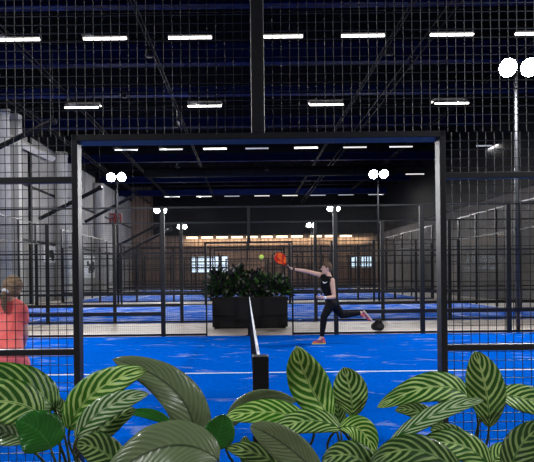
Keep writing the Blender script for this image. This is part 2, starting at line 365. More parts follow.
# fluorescent fittings
ORD = ['leftmost','second from left','third from left','fourth from left','fifth from left','sixth from left','seventh from left','eighth from left','ninth from left','tenth from left']
rows = [ # py, Y, list of px, length, double, brightness
 (37, 15.8, [18,105,190,281,363,452,537], 1.2, 0, ['tube']*7, 'nearest row at the picture top'),
 (105, 22.2, [83,205,326,450], 1.3, 1, ['tube','tube','tube','tube'], 'second row, just above the lintel'),
 (148.5, 29.5, [126,171,215,257,306,355,401,488], 1.2, 0, ['tube_dim','tube_mid','tube','tube_dim','tube','tube_mid','tube_mid','tube_dim'], 'third row, just under the lintel'),
 (176, 37.4, [226,263,302,340,378,415,498], 1.2, 0, ['tube_dim','tube_dim','tube_mid','tube_dim','tube_dim','tube_mid','tube_dim'], 'fourth row from the camera'),
 (196, 45, [172,204,232,262,290,318,346,376], 1.2, 0, ['tube_dim','tube_mid','tube_dim','tube_mid','tube_mid','tube_dim','tube_dim','tube_dim'], 'furthest row'),
]
def lamp(par, loc, size, E, color=(1,.97,.93), d=(0,0,-1), sy=None):  # extra area light added under a fitting, aimed to brighten a wall
    L_ = bpy.data.lights.new('lamp_glow_fill', 'AREA'); L_.shape = 'RECTANGLE'; L_.size = size; L_.size_y = sy or .15; L_.energy = E; L_.color = color
    o = bpy.data.objects.new('lamp_glow_fill', L_); col.objects.link(o); o.parent = par; o.location = Vector(loc)-wloc(par)
    o.rotation_euler = Vector(d).to_track_quat('-Z','Y').to_euler(); return o
for (py,Y,xs,ln,dbl,ems,lab) in rows:
    z = at(CX,py,Y).z
    for i, px in enumerate(xs):
        x = at(px,py,Y).x
        t = empty('ceiling_light', (x,Y,z-.03), 'long ceiling light, %s in the %s' % (ORD[i], lab), 'lamp', 'long ceiling lights in the %s' % lab)
        obj('housing', boxb(x-ln/2-.03,x+ln/2+.03,Y-.12,Y+.12,z+.035+.1*dbl,z+.12+.1*dbl,.01), M['dsteel'], t)
        for q in ((-.2,.2) if dbl else (0,)):
            b = tube(B(), [(x-ln/2,Y+q,z+q*.42),(x+ln/2,Y+q,z+q*.42)], .035 if not dbl else .032, 10)
            obj('lamp_tube', b, M[ems[i]], t, True)
        if i < 2: lamp(t, (x-.2,Y,z-.06), ln, 130, d=(-.75,0,-.66))
        if i == len(xs)-1: lamp(t, (x+.2,Y,z-.06), ln, 60, d=(.5,0,-.86))
        if Y > 44 and i in (2,5): lamp(t, (x,Y+.2,z-.06), ln, 200, d=(0,.75,-.66))
        b = B()
        for s in (-.4,.4): tube(b, [(x+s,Y,z+.11),(x+s,Y,ZC)], .008, 5)
        if dbl: box(b, x-ln/2, x+ln/2, Y-.24, Y+.24, z+.03, z+.05)
        obj('suspension', b, M['dsteel'], t)

# ------------------------------------------------------------ COURTS
courts = [(3.1,13.1),(16.9,26.9),(30.7,40.7),(44.5,54.5)]
cname = ['near court','second court','third court','furthest court']
for ci, (y0,y1) in enumerate(courts):
    t = obj('court_turf', box(B(), -10+NX, 10+NX, y0, y1, -.012, 0), M['turf' if ci == 0 else 'turf2'], kind='structure')
    yc = (y0+y1)/2
    obj('court_line', box(B(), NX-6.95, NX+6.95, yc-.025, yc+.025, .0, .003), M['line'], t)
    for s in (-6.95,6.95): obj('court_line', box(B(), NX+s-.025, NX+s+.025, y0, y1, 0, .003), M['line'], t)

def mesh_panel(x0,x1,z0,z1,y=0.,step=.048,r=.0010,ya=None,yb=None):
    """welded wire panel in the xz plane, or (ya,yb) in the yz plane at x0"""
    b = B(); 
    if ya is None: u0,u1 = x0,x1
    else: u0,u1 = ya,yb
    nu = max(1,round((u1-u0)/step)); nz = max(1,round((z1-z0)/step))
    def bar(ua,ub,za,zb,off):
        if ya is None: pts = ((ua,y-r+off,za),(ub,y-r+off,za),(ub,y+r+off,za),(ua,y+r+off,za),(ua,y-r+off,zb),(ub,y-r+off,zb),(ub,y+r+off,zb),(ua,y+r+off,zb))
        else: pts = ((x0-r+off,ua,za),(x0-r+off,ub,za),(x0+r+off,ub,za),(x0+r+off,ua,za),(x0-r+off,ua,zb),(x0-r+off,ub,zb),(x0+r+off,ub,zb),(x0+r+off,ua,zb))
        v = [b.verts.new(p) for p in pts]
        for f in ((0,1,5,4),(1,2,6,5),(2,3,7,6),(3,0,4,7)) if zb-za > ub-ua else ((0,1,5,4),(3,2,6,7),(0,1,2,3),(4,5,6,7)):
            b.faces.new([v[i] for i in f])
    for i in range(nu+1):
        u = u0+(u1-u0)*i/nu; bar(u-r,u+r,z0,z1,0)
    for j in range(nz+1):
        z = z0+(z1-z0)*j/nz; bar(u0,u1,z-r,z+r,2*r)
    return b
# side fence parts, built once round the origin (x relative to net, y = 0) and shared by all side fences
def local(name, bm, m):
    me = bpy.data.meshes.new(name); bm.normal_update(); bm.to_mesh(me); bm.free(); me.materials.append(m); return me
post_me = local('post', boxb(-.05,.05,-.04,.04,0,3.0,.006), M['frame'])
cpost_me = local('post', boxb(-.036,.036,-.03,.03,2.17,3.0,.004), M['frame'])
dpost_me = local('door_post', boxb(-.0165,.0165,-.04,.04,0,2.17,.004), M['frame'])
panel_me = local('mesh_panel', mesh_panel(.05,1.95,.05,2.97), M['wire'])
lowp_me = local('mesh_panel', mesh_panel(1.013,1.95,.05,2.17), M['wire'])
upp_me = local('mesh_panel', mesh_panel(.036,1.95,2.17,2.97), M['wire'])
lintel_me = local('lintel', boxb(-1.013,1.013,-.04,.085,2.135,2.17,.004), M['frame'])
toprail_me = local('top_rail', boxb(-10,10,-.025,.025,2.96,3.0,.004), M['frame'])
near_me = [local('mesh_panel', mesh_panel(.05,1.95,.05,2.97,r=.0016), M['wire']), local('mesh_panel', mesh_panel(1.013,1.95,.05,2.17,r=.0016), M['wire']), local('mesh_panel', mesh_panel(.036,1.95,2.17,2.97,r=.0016), M['wire'])]
def sidefence(Y, lab, group=None):
    pm, lm_, um = near_me if Y < 5 else (panel_me, lowp_me, upp_me)
    t = empty('mesh_fence', (NX,Y,0), lab, 'fence', group)
    def add(me, x=0, nm=None, sx=1):
        o = bpy.data.objects.new(me.name.split('.')[0], me); col.objects.link(o); o.parent = t; o.location = (x,0,0); o.scale = (sx,1,1); return o
    for k in range(-5,6):
        if k == 0: add(cpost_me)
        else: add(post_me, 2*k)
    add(lintel_me); add(toprail_me)
    for s in (-1,1):
        add(dpost_me, s*.9965)
        add(lm_, 0, sx=s); add(um, 0, sx=s)
        for z,hh in ((.99,.034),(1.93,.034),(.035,.05)):
            obj('rail', boxb(NX+1.01 if s>0 else NX-2, NX+2 if s>0 else NX-1.01, Y-.02, Y+.02, z-hh/2, z+hh/2, .003), M['frame'], t)
            obj('rail', boxb(NX+2 if s>0 else NX-10, NX+10 if s>0 else NX-2, Y-.018, Y+.018, z-hh/2, z+hh/2, .003), M['frame'], t)
        obj('kick_bar', boxb(NX+2 if s>0 else NX-10, NX+10 if s>0 else NX-2, Y-.03, Y+.03, .48, .57, .004), M['frame'], t)
        for k in range(1,5): add(pm, 2*k if s>0 else -2*k, sx=s)
    return t
FG = 'wire mesh side fences of the courts'
sidefence(3.1, 'black wire mesh fence with open gateway, nearest the camera, framing the picture')
sidefence(13.1, 'black wire mesh fence directly behind the running player, in front of the planter', FG)
sidefence(16.9, 'black wire mesh fence just behind the black planter, front side of second court', FG)
sidefence(26.9, 'black wire mesh fence on the back side of the second court', FG)
sidefence(30.7, 'black wire mesh fence on the front side of the third court', FG)
sidefence(40.7, 'black wire mesh fence on the back side of the third court', FG)
sidefence(44.5, 'thin wire mesh fence on the front side of the furthest court', FG)
sidefence(54.5, 'thin wire mesh fence nearest the far brown wall', FG)
# end walls: glass to 3 m, mesh to 4 m
glass_me = local('glass_pane', box(B(), -.006,.006,.06,1.94,.02,2.95), M['glass'])
epost_me = local('post', boxb(-.04,.04,-.04,.04,0,4.0,.005), M['frame'])
emesh_me = local('mesh_panel', mesh_panel(0,0,3.0,3.96,ya=.04,yb=1.96), M['wire'])
etop_me = local('top_rail', boxb(-.03,.03,0,10,3.95,4.0,.004), M['frame']); emid_me = local('rail', boxb(-.03,.03,0,10,2.95,3.0,.004), M['frame'])
for ci, (y0,y1) in enumerate(courts):
    for s, sn in ((-1,'left'),(1,'right')):
        t = empty('glass_end_wall', (NX+s*10.06,y0,0), 'clear glass end wall with mesh on top, %s end of the %s' % (sn, cname[ci]), 'glass wall', 'glass end walls of the courts')
        def add(me, y):
            o = bpy.data.objects.new(me.name.split('.')[0], me); col.objects.link(o); o.parent = t; o.location = (0,y,0)
        for k in range(6): add(epost_me, 2*k)
        for k in range(5): add(glass_me, 2*k); add(emesh_me, 2*k)
        add(etop_me, 0); add(emid_me, 0)
# nets
def net(ci, y0, y1):
    t = empty('tennis_net', (NX,y0,0), 'black court net with white top tape across the %s' % cname[ci], 'net', 'court nets')
    for y in (y0+.06, y1-.06):
        w = .045
        p = boxb(NX-w,NX+w,y-.045,y+.045,0,.95 if ci==0 else .92,.006); box(p, NX-.09,NX+.09,y-.04,y+.04,0,.015)
        po = obj('net_post', p, M['black'], t)
    ys = [y0+.11 + (y1-y0-.22)*i/16 for i in range(17)]
    zt = lambda y: .90 - .03*(1-((y-(y0+y1)/2)/5)**2)
    b = B()
    for i in range(16):
        a, c = ys[i], ys[i+1]
        v = []
        for (yy) in (a,c):
            for dx, dz in ((-.006,-.055),(-.008,0),(-.004,.005),(.004,.005),(.008,0),(.006,-.055)): v.append(b.verts.new((NX+dx,yy,zt(yy)+dz)))
        for q in range(5): b.faces.new((v[q],v[q+1],v[q+7],v[q+6]))
        b.faces.new((v[5],v[0],v[6],v[11]))
    obj('net_tape', b, M['tape'], t, label='white tape folded over the top of the net')
    b = B(); r = .0014; st = .045 if ci == 0 else .09
    y = y0+.11
    while y < y1-.11: box(b, NX-r,NX+r,y-r,y+r,.02,zt(y)-.02); y += st
    z = .03
    while z < .85: box(b, NX-r,NX+r,y0+.1,y1-.1,z-r,z+r); z += st
    obj('netting', b, M['black'], t)
for ci, (a_, b_) in enumerate(courts): net(ci, a_, b_)

# ------------------------------------------------------------ FLOODLIGHT POLES
FL = []
def floodpole(X, Y, idx, lab, fy=-1, E=1250, cone=128):
    t = empty('floodlight_pole', (X,Y,-.012), lab, 'floodlight', 'floodlight poles beside the courts')
    z = 6.13
    obj('pole', tube(B(), [(X,Y,-.01),(X,Y,3.2),(X,Y,z-.05)], [.05,.045,.035], 12), M['steel'] if idx == 0 else M['dsteel'], t, True)
    obj('cross_arm', boxb(X-.38,X+.38,Y-.03,Y+.03,z-.08,z-.02,.005), M['dsteel'], t)
    ax = Vector((0,.93*fy,-.37)).normalized()
    for s in (-.25,.25):
        c = Vector((X+s,Y+.12*fy,z))
        h = obj('lamp_head', disc_lathe(B(), c, ax, [(-.14,.05),(-.13,.11),(-.05,.13),(-.04,.2),(.045,.22),(.05,.205)], 24), M['dsteel'], t, True)
        obj('lens', disc_lathe(B(), c+ax*.05, ax, [(.001,.203),(.014,.2),(.022,.12)], 24), M['lens'], h)
    for s in (-.25,.25):
        L_ = bpy.data.lights.new('floodlight', 'SPOT'); L_.spot_size = math.radians(cone); L_.spot_blend = .6; L_.shadow_soft_size = .2
        L_.energy = E; L_.color = (.98,.985,1)
        o = bpy.data.objects.new('floodlight_beam', L_); col.objects.link(o); o.parent = t
        o.location = (s,.24*fy,z-.058)
        o.rotation_euler = (math.radians(48),0,PI)   # aims towards -y and down
        d = Vector((0,.62*fy,-.78)); o.rotation_euler = d.to_track_quat('-Z','Y').to_euler()
FLE = 1500
nm = ['at the %s edge of the picture, nearest','second nearest, %s of the gateway','third nearest, %s of the net','furthest, %s of the net']
for i, Yp in enumerate((13.22, 27.02, 40.82, 54.62)):
    for s, sn in ((-1.03,'left'),(1.045,'right')):
        floodpole(NX+s*6, Yp, i, 'pole with a pair of round white floodlights, ' + nm[i] % sn)
for s, sn in ((-1,'left'),(1,'right')):
    floodpole(NX+s*6, -.7, 9, 'pole with a pair of round white floodlights behind the camera, %s' % sn, fy=1, E=1250)
# ------------------------------------------------------------ FAR PLANTER
def leafcluster(bm, c, R, n, rnd, mats=1, ls=(.10,.20)):
    for i in range(n):
        th = rnd.uniform(0,2*PI); ph = rnd.uniform(-.2,1.3)
        d = Vector((math.cos(th)*math.cos(ph), math.sin(th)*math.cos(ph), math.sin(ph)))
        p = Vector(c) + Vector((d.x*R[0],d.y*R[1],d.z*R[2]))*rnd.uniform(.35,1)
        L_ = rnd.uniform(*ls); w = L_*rnd.uniform(.2,.34)
        t = (d + Vector((rnd.uniform(-.7,.7),rnd.uniform(-.7,.7),rnd.uniform(-.5,.6)))).normalized()
        a = t.cross(Vector((rnd.uniform(-1,1),rnd.uniform(-1,1),rnd.uniform(-.2,1)))).normalized(); nn = t.cross(a)
        mi = rnd.choices(range(mats), [5,3,1,1][:mats])[0]
        vs = [bm.verts.new(q) for q in (p, p+t*L_*.45+a*w, p+t*L_+nn*-.03, p+t*L_*.45-a*w, p+t*L_*.5-nn*.02)]
        for f in ((0,1,4),(1,2,4),(2,3,4),(3,0,4)): bm.faces.new([vs[k] for k in f]).material_index = mi
FM = [mat('shrub_leaf', (.012,.035,.010), .6, spec=.3), mat('shrub_dark_leaf', (.015,.012,.016), .6, spec=.3), mat('shrub_bright_leaf', (.06,.16,.025), .5), mat('shrub_pale_leaf', (.32,.30,.27), .4)]
p0 = at(212.5,329,14.9); p1 = at(287.5,297,14.9); px0, px1 = p0.x, p1.x; zt = p1.z
t = empty('planter_box', ((px0+px1)/2,15.2,-.012), 'large rectangular black planter box behind the far fence opening', 'planter')
b = B(); box(b, px0,px1,14.9,15.5,0.03,zt-.05); box(b, px0-.02,px1+.02,14.88,15.52,zt-.06,zt)
obj('box_body', b, M['planter'], t)
obj('plinth', box(B(), px0+.05,px1-.05,14.95,15.45,-.012,.03), M['black'], t)
obj('soil', box(B(), px0+.03,px1-.03,14.93,15.47,zt,zt+.01), M['soil'], t)
rnd = random.Random(3)
for i, (px, top, R, lab) in enumerate(((219,262,.34,'dark leafy shrub at the left end of the black planter'),(238,259,.36,'green leafy shrub left of centre in the black planter'),(256,263,.36,'bright green leafy shrub right of centre in the black planter'),(276,268,.40,'dark leafy shrub at the right end of the black planter'))):
    c = at(px,300,15.2); zh = at(px,top+3,15.2).z
    t = empty('leafy_shrub', (c.x,15.2,zt+.01), lab, 'plant', 'shrubs in the far planter')
    b = B(); leafcluster(b, (c.x,15.2,zt+.12), (R*.95,.3,zh-zt-.22), 520, rnd, 4, (.09,.2))
    leafcluster(b, (c.x,15.2,zt+.08), (R*1.1,.36,.3), 200, rnd, 2, (.1,.2))
    obj('foliage', b, FM, t, kind='stuff')
    b = B()
    for q in range(7):
        a_ = rnd.uniform(-.25,.25); tube(b, [(c.x+a_*.3,15.2,zt),(c.x+a_*.7,15.2+rnd.uniform(-.1,.1),zt+.25),(c.x+a_*1.1,15.2+rnd.uniform(-.15,.15),zh-.15)], .008, 5)
    obj('stem', b, M['petiole'], t)
# card tag on the planter rim
# ------------------------------------------------------------ BODIES
def ico(bm, c, r, rot=None, sub=3):
    g = bmesh.ops.create_icosphere(bm, subdivisions=sub, radius=1)
    m = Matrix.Translation(Vector(c)) @ (rot.to_4x4() if rot else Matrix.Identity(4)) @ Matrix.Diagonal((*r,1))
    bmesh.ops.transform(bm, matrix=m, verts=g['verts'])
def cap(bm, p0, r0, p1, r1, n=4):
    p0, p1 = Vector(p0), Vector(p1); d = p1-p0; L_ = d.length; ax = d.normalized(); a = ax.cross(Vector((.3,.2,1)))
    a.normalize(); c = ax.cross(a); seg = 14; rings = []
    prof = [(-r0*math.sin(q), r0*math.cos(q)) for q in [PI/2*.98*(1-i/n) for i in range(n+1)]] + [(L_+r1*math.sin(q), r1*math.cos(q)) for q in [PI/2*.98*i/n for i in range(n+1)]]
    for (s, r) in prof: rings.append([bm.verts.new(p0+ax*s+(a*math.cos(k*2*PI/seg)+c*math.sin(k*2*PI/seg))*r) for k in range(seg)])
    fs = []
    for i in range(len(rings)-1):
        for k in range(seg): fs.append(bm.faces.new((rings[i][k],rings[i][(k+1)%seg],rings[i+1][(k+1)%seg],rings[i+1][k])))
    fs.append(bm.faces.new(rings[0][::-1])); fs.append(bm.faces.new(rings[-1]))
    bmesh.ops.recalc_face_normals(bm, faces=fs)
def chain(bm, pts):   # pts: (point, radius)
    for (p,r),(q,s) in zip(pts[:-1], pts[1:]): cap(bm, p, r, q, s)
def fuse(bm, voxel=.008, smooth=3):
    me = bpy.data.meshes.new('tmp'); bm.to_mesh(me); bm.free()
    o = bpy.data.objects.new('tmp', me); col.objects.link(o)
    m = o.modifiers.new('r','REMESH'); m.mode = 'VOXEL'; m.voxel_size = voxel
    if smooth: s = o.modifiers.new('s','SMOOTH'); s.iterations = smooth; s.factor = .5
    dg = bpy.context.evaluated_depsgraph_get(); ev = o.evaluated_get(dg); out = bpy.data.meshes.new_from_object(ev)
    bpy.data.objects.remove(o); bpy.data.meshes.remove(me)
    return out
def frame3(f, up):
    """columns: forward, side, up"""
    f = Vector(f).normalized(); s = Vector(up).cross(f).normalized(); u = f.cross(s)
    return Matrix((f, s, u)).transposed()
def head(bm, c, fwd, up=(0,0,1), k=1.):
    R = frame3(fwd, up); c = Vector(c); P = lambda x,y,z: c + R @ Vector((x,y,z))*k
    ico(bm, P(-.01,0,.02), (.098*k,.077*k,.098*k), R)
    ico(bm, P(.025,0,-.04), (.066*k,.056*k,.075*k), R)
    ico(bm, P(.062,0,-.095), (.022*k,.025*k,.02*k), R, 2)
    cap(bm, P(.085,0,.02), .009*k, P(.112,0,-.018), .013*k)
    for s in (-1,1):
        ico(bm, P(-.005,s*.078,-.01), (.02*k,.01*k,.032*k), R, 2)
        ico(bm, P(.075,s*.03,.035), (.014*k,.022*k,.008*k), R, 2)
        cap(bm, P(.088,s*.008,-.058), .009*k, P(.08,s*.022,-.058), .006*k)
    return R, P
def faceparts(par, P, R, k=1.):
    for s in (-1,1):
        b = B(); ico(b, P(.079,s*.03,.016), (.008*k,.012*k,.008*k), R, 2); obj('eye', b, M['eye'], par, True)
    b = B(); ico(b, P(.089,0,-.058), (.008*k,.02*k,.007*k), R, 2); obj('mouth', b, M['lip'], par, True)
def hand(bm, wrist, d, palm_n, curl=.5, k=1.):
    """d: direction of the hand, palm_n: palm normal"""
    R = frame3(d, palm_n); w = Vector(wrist); P = lambda x,y,z: w + R @ Vector((x,y,z))*k
    chain(bm, [(P(0,0,0),.026*k),(P(.035,.012,0),.024*k),(P(.08,.022,0),.017*k)])
    chain(bm, [(P(0,0,0),.026*k),(P(.035,-.012,0),.024*k),(P(.08,-.022,0),.016*k)])
    for i, (y, L_) in enumerate(((.033,.068),(.012,.078),(-.010,.073),(-.031,.056))):
        p = P(.085,y,0); seg = [(p,.0095*k)]; a = 0
        for j in range(3):
            a += curl*(.9 if j else .6); st = L_*(.42,.32,.26)[j]
            p = p + (R @ Vector((math.cos(a),0,math.sin(a))))*st*k; seg.append((p,(.009,.0085,.0075)[j]*k))
        chain(bm, seg)
    chain(bm, [(P(.02,.02,.005),.015*k),(P(.05,.048,.018),.0115*k),(P(.078,.045,.035),.0095*k)])
# ---- running player ------------------------------------------------
Y0 = 11.45
def P_(px,py,dy=0): return at(px,py,Y0+dy)
foot = P_(321,344); root = empty('person', (foot.x+.1,Y0,0), 'person in black tank top and leggings lunging left, racket arm stretched out', 'person')
hc = P_(326.5,268.6); up = Vector((-.12,0,1))
sR = P_(322.5,275.5,.12); sL = P_(332,280.5,-.16); neck = P_(328.5,277,0)
eR = P_(306.5,271.3,.10); wR = P_(292,268.8,.05)
eL = P_(334,297,-.24); wL = P_(323.5,298,-.36)
chest = P_(328.5,284,0); waist = P_(330.5,295,0); pel = P_(332,302.5,0)
hL = P_(331,304,-.09); hR = P_(333,304,.09)
kL = P_(324,316.5,-.14); aL = P_(321.8,337.5,-.10)
kR = P_(342,315.3,.17); aR = P_(361.5,313.0,.14)
b = B()
R_, HP = head(b, hc, (-1,-.12,-.02), up, 1.)
chain(b, [(neck+Vector((.01,0,.01)),.055),(hc+Vector((.01,0,-.05)),.05)])
def torso(b, g=0., low=True):
    chain(b, [(sR.lerp(chest,.18),.062+g),(chest+Vector((-.03,.02,0)),.125+g),(waist,.11+g)]); chain(b, [(sL.lerp(chest,.18),.066+g),(chest,.125+g)])
    chain(b, [(neck.lerp(chest,.35),.075+g),(chest,.13+g),(waist,.115+g),(pel,.13+g)])
torso(b)
chain(b, [(sR,.052),(eR,.038),(eR.lerp(wR,.3),.037),(wR,.024)])
chain(b, [(sL,.055),(eL,.04),(eL.lerp(wL,.3),.038),(wL,.025)])
def legs(b, g=0., to=1.):
    chain(b, [(pel,.12+g),(hL,.105+g),(kL,.06+g),(kL.lerp(aL,.35),.056+g),(kL.lerp(aL,to),.036+g)])
    chain(b, [(pel,.12+g),(hR,.105+g),(kR,.06+g),(kR.lerp(aR,.35),.056+g),(kR.lerp(aR,to),.036+g)])
legs(b)
hd = Vector((-.9,0,.30)).normalized()
hand(b, wR, hd, Vector((.3,-.2,.9)), .95, .95)
hand(b, wL, Vector((-.95,-.15,.05)), Vector((0,.6,.8)), .35, .95)
cap(b, aL, .036, (aL.x-.07,aL.y,.05), .035)
cap(b, aR, .036, aR+Vector((.07,0,-.08)), .035)
body = obj('body', fuse(b, .0065, 2), M['skin'], root, True)
faceparts(root, HP, R_)
b = B(); torso(b, .013); bm_ = fuse(b, .009, 3)
obj('tank_top', bm_, M['cloth'], root, True)
b = B(); legs(b, .011, .88); cap(b, pel, .132, waist.lerp(pel,.4), .115); obj('leggings', fuse(b, .009, 3), M['cloth'], root, True)
# hair: short, swept back
b = B(); ico(b, HP(-.022,0,.035), (.1,.086,.098), R_); ico(b, HP(-.06,0,-.02), (.055,.07,.06), R_); ico(b, HP(.02,0,.085), (.07,.07,.04), R_, 3)
obj('hair', fuse(b, .008, 2), M['hair'], root, True)
def shoe(name, heel, toe, upv, soleM, k=1., par=None):
    d = (toe-heel).normalized(); R = frame3(d, upv); L_ = (toe-heel).length; P = lambda x,y,z: heel + R @ Vector((x,y,z))
    b = B(); cap(b, P(.04,0,.05), .042, P(L_*.45,0,.045), .044); cap(b, P(L_*.45,0,.045), .044, P(L_-.045,0,.032), .036); cap(b, P(.045,0,.05), .04, P(.06,0,.10), .042)
    o = obj(name, fuse(b, .007, 2), M['shoe'], par, True)
    b = B(); cap(b, P(.035,0,.014), .036, P(L_*.5,0,.014), .038); cap(b, P(L_*.5,0,.014), .038, P(L_-.03,0,.014), .038)
    me = fuse(b, .007, 1)
    Ri = R.transposed()
    for v in me.vertices:
        q = Ri @ (v.co-heel); q.z = max(0., min(.022, q.z)); v.co = heel + R @ q
    obj('sole', me, soleM, o, True); return o
hz = Vector((aL.x+.075, aL.y, .0)); shoe('shoe', hz, hz+Vector((-.275,-.03,0)), (0,0,1), M['sole2'], par=root)
d = Vector((.62,0,-.76)).normalized(); upv = Vector((-.76,0,-.62)); h0 = aR - upv*.085 - d*.07
h0 = aR + Vector((.05,0,.06)); shoe('shoe', h0, h0+d*.27, (-.76,0,-.62), M['sole'], par=root)
# wrist bands, logo mark
for p, q, m_ in ((wL,eL,'white'),(wR,eR,'grip')):
    d = (q-p).normalized(); obj('wristband', disc_lathe(B(), p+d*.03, d, [(-.02,.031),(-.015,.034),(.015,.036),(.02,.033)], 16), M[m_], root, True, label='white wristband' if m_ == 'white' else 'dark wristband')
b = B(); lc = P_(320.5,281.5,-.05); pts = []
lc = chest + Vector((-.085,-.132,.03))
for (x,z,w) in ((-.045,.03,.003),(-.04,.005,.009),(-.015,-.008,.012),(.02,.004,.008),(.055,.022,.003)): pts.append((lc+Vector((x*.9,-.004 + .55*max(0,-x),z)), w))
chain(b, pts); obj('logo_mark', fuse(b,.004,1), M['white'], root, True, label='small white swoosh mark on the chest')
# racket held in right hand
hp = wR + hd*.075
ctr = P_(280.3,258.8,.02); ad = (ctr-hp); ad.y = 0; ad.normalize(); nrm = Vector((.55,-.80,.05)); nrm = (nrm-ad*nrm.dot(ad)).normalized(); sd = ad.cross(nrm)
rt = empty('padel_racket', hp, 'red and orange racket held up at the end of the stretched arm', 'racket')
def RP(u,v,w=0): return ctr + sd*u + ad*v + nrm*w
b = B(); n_ = 36; ou = []
for i in range(n_):
    a_ = 2*PI*i/n_; u = .128*math.sin(a_); v = .135*math.cos(a_)
    if v < 0: u *= 1-.45*(abs(v)/.135)**2
    ou.append((u,v))
fr = [b.verts.new(RP(u*.97,v*.97,.019)) for u,v in ou]; m1 = [b.verts.new(RP(u,v,.014)) for u,v in ou]; m2 = [b.verts.new(RP(u,v,-.014)) for u,v in ou]; bk = [b.verts.new(RP(u*.97,v*.97,-.019)) for u,v in ou]
for A_, B_, mi in ((fr,m1,0),(m1,m2,1),(m2,bk,0)):
    for i in range(n_): b.faces.new((A_[i],A_[(i+1)%n_],B_[(i+1)%n_],B_[i])).material_index = mi
b.faces.new(fr); b.faces.new(bk[::-1]); bmesh.ops.recalc_face_normals(b, faces=b.faces[:])
obj('racket_face', b, [M['racket'],M['racket2']], rt)
b = B()
for i in range(-3,4):
    for j in range(-2,4):
        if (i*.026)**2+(j*.026)**2 < .0068: disc_lathe(b, RP(i*.026,j*.026,0), nrm, [(-.0198,.006),(.0198,.006)], 8)
obj('hole_pattern', b, M['grip'], rt)
b = B(); tube(b, [RP(-.05,-.09),RP(-.012,-.17)], .010, 8); tube(b, [RP(.05,-.09),RP(.012,-.17)], .010, 8); obj('throat', b, M['racket'], rt, True)
b = B(); q0 = RP(0,-.155); tube(b, [q0, q0-ad*.03, q0-ad*.13, q0-ad*.135], [.014,.017,.017,.02], 10); obj('handle', b, M['grip'], rt, True)
# ball
b = B(); ico(b, at(261.5,257,8.1), (.034,.034,.034)); 
bo = obj('padel_ball', b, M['ball'], smooth=True, label='yellow-green ball in the air left of the red racket', cat='ball')
b = B(); c = at(261.5,257,8.1)
pts = [c + Vector((.0345*math.cos(a_)*math.cos(.5*math.sin(2*a_)), .0345*math.sin(a_)*math.cos(.5*math.sin(2*a_)), .0345*math.sin(.5*math.sin(2*a_)))) for a_ in [2*PI*i/30 for i in range(31)]]
tube(b, pts, .0012, 5); obj('seam', b, M['white'], bo)
# bag beyond far fence
c = at(377.5,331.5,13.9); t = empty('sports_bag', (c.x,13.9,-.012), 'black rounded sports bag on the beige floor behind the fence', 'bag')
b = B(); cap(b, (c.x-.06,13.9,.10), .10, (c.x+.06,13.9,.10), .11); cap(b, (c.x-.01,13.9,.12), .12, (c.x+.03,13.9,.20), .09)
me = fuse(b, .012, 3)
for v in me.vertices: v.co.z = max(-.012, v.co.z)
obj('bag_body', me, M['bag'], t, True)
obj('carry_strap', tube(B(), [(c.x-.10,13.82,.12),(c.x-.05,13.78,.30),(c.x+.03,13.78,.315),(c.x+.09,13.82,.18)], .011, 6), M['grip'], t, True)
b = B(); cap(b, (c.x-.02,13.79,.08), .03, (c.x+.08,13.79,.08), .03); obj('front_pocket', fuse(b,.01,2), M['bag'], t, True)
# ---- player in coral (left) -----------------------------------------
Y1 = 5.2
def Q(px,py,dy=0): return at(px,py,Y1+dy)
root = empty('person', (Q(8,400).x,Y1,0), 'person in coral shirt seen from behind the fence at the left edge', 'person')
hc = Q(12.5,288.5,.08); b = B()
R_, HP = head(b, hc, (-.45,.9,-.12), (0,.15,1), .88)
neck = Q(10.5,301,.02); sR = Q(21.0,310,.02); sL = Q(-7,311,.04); chest = Q(8,322,.02); waist = Q(8.5,343,-.06); pel = Q(9,361,-.16)
eR = Q(24.5,333,.06); wR = Q(23,345,.28); eL = Q(-14,336,.08); wL = Q(-6,345,.30)
hR = Q(15.5,365,-.14); hL = Q(1.5,365,-.14); kR = Q(20,392,.10); kL = Q(-8,392,.10)
aR = Vector((kR.x+.02, Y1-.16, .09)); aL = Vector((kL.x-.02, Y1-.16, .09))
chain(b, [(neck,.05),(hc+Vector((0,-.02,-.05)),.05)])
def torso2(b, g=0.):
    chain(b, [(sR.lerp(neck,.5),.05+g),(sR,.052+g)]); chain(b, [(sL.lerp(neck,.5),.05+g),(sL,.052+g)])
    for p in (sR,sL): chain(b, [(p.lerp(chest,.2),.062+g),(chest.lerp(p,.3),.09+g),(waist.lerp(p,.12),.095+g),(pel,.12+g)])
    chain(b, [(neck.lerp(chest,.3),.06+g),(chest,.11+g),(waist,.11+g),(pel,.13+g)])
torso2(b)
for s_,e_,w_ in ((sR,eR,wR),(sL,eL,wL)):
    chain(b, [(s_,.05),(e_,.038),(e_.lerp(w_,.3),.038),(w_,.025)])
    hand(b, w_, (w_-e_).normalized()+Vector((0,.2,.2)), Vector((-.5 if s_ is sR else .5,0,.8)), .7, .93)
for h_,k_,a_ in ((hR,kR,aR),(hL,kL,aL)):
    chain(b, [(pel,.12),(h_,.10),(k_,.06),(k_.lerp(a_,.35),.058),(a_,.036),(a_+Vector((0,.06,-.04)),.036)])
obj('body', fuse(b,.007,2), M['skin'], root, True); faceparts(root, HP, R_, .88)
b = B(); torso2(b, .014); chain(b, [(sR,.066),(sR.lerp(eR,.42),.06)]); chain(b, [(sL,.066),(sL.lerp(eL,.42),.06)]); obj('shirt', fuse(b,.009,3), M['coral'], root, True)
b = B(); chain(b, [(waist.lerp(pel,.5),.125),(pel,.15)]); 
for h_,k_ in ((hR,kR),(hL,kL)): chain(b, [(pel,.14),(h_,.128),(h_.lerp(k_,.42),.115)])
obj('skirt', fuse(b,.011,3), M['coral2'], root, True)
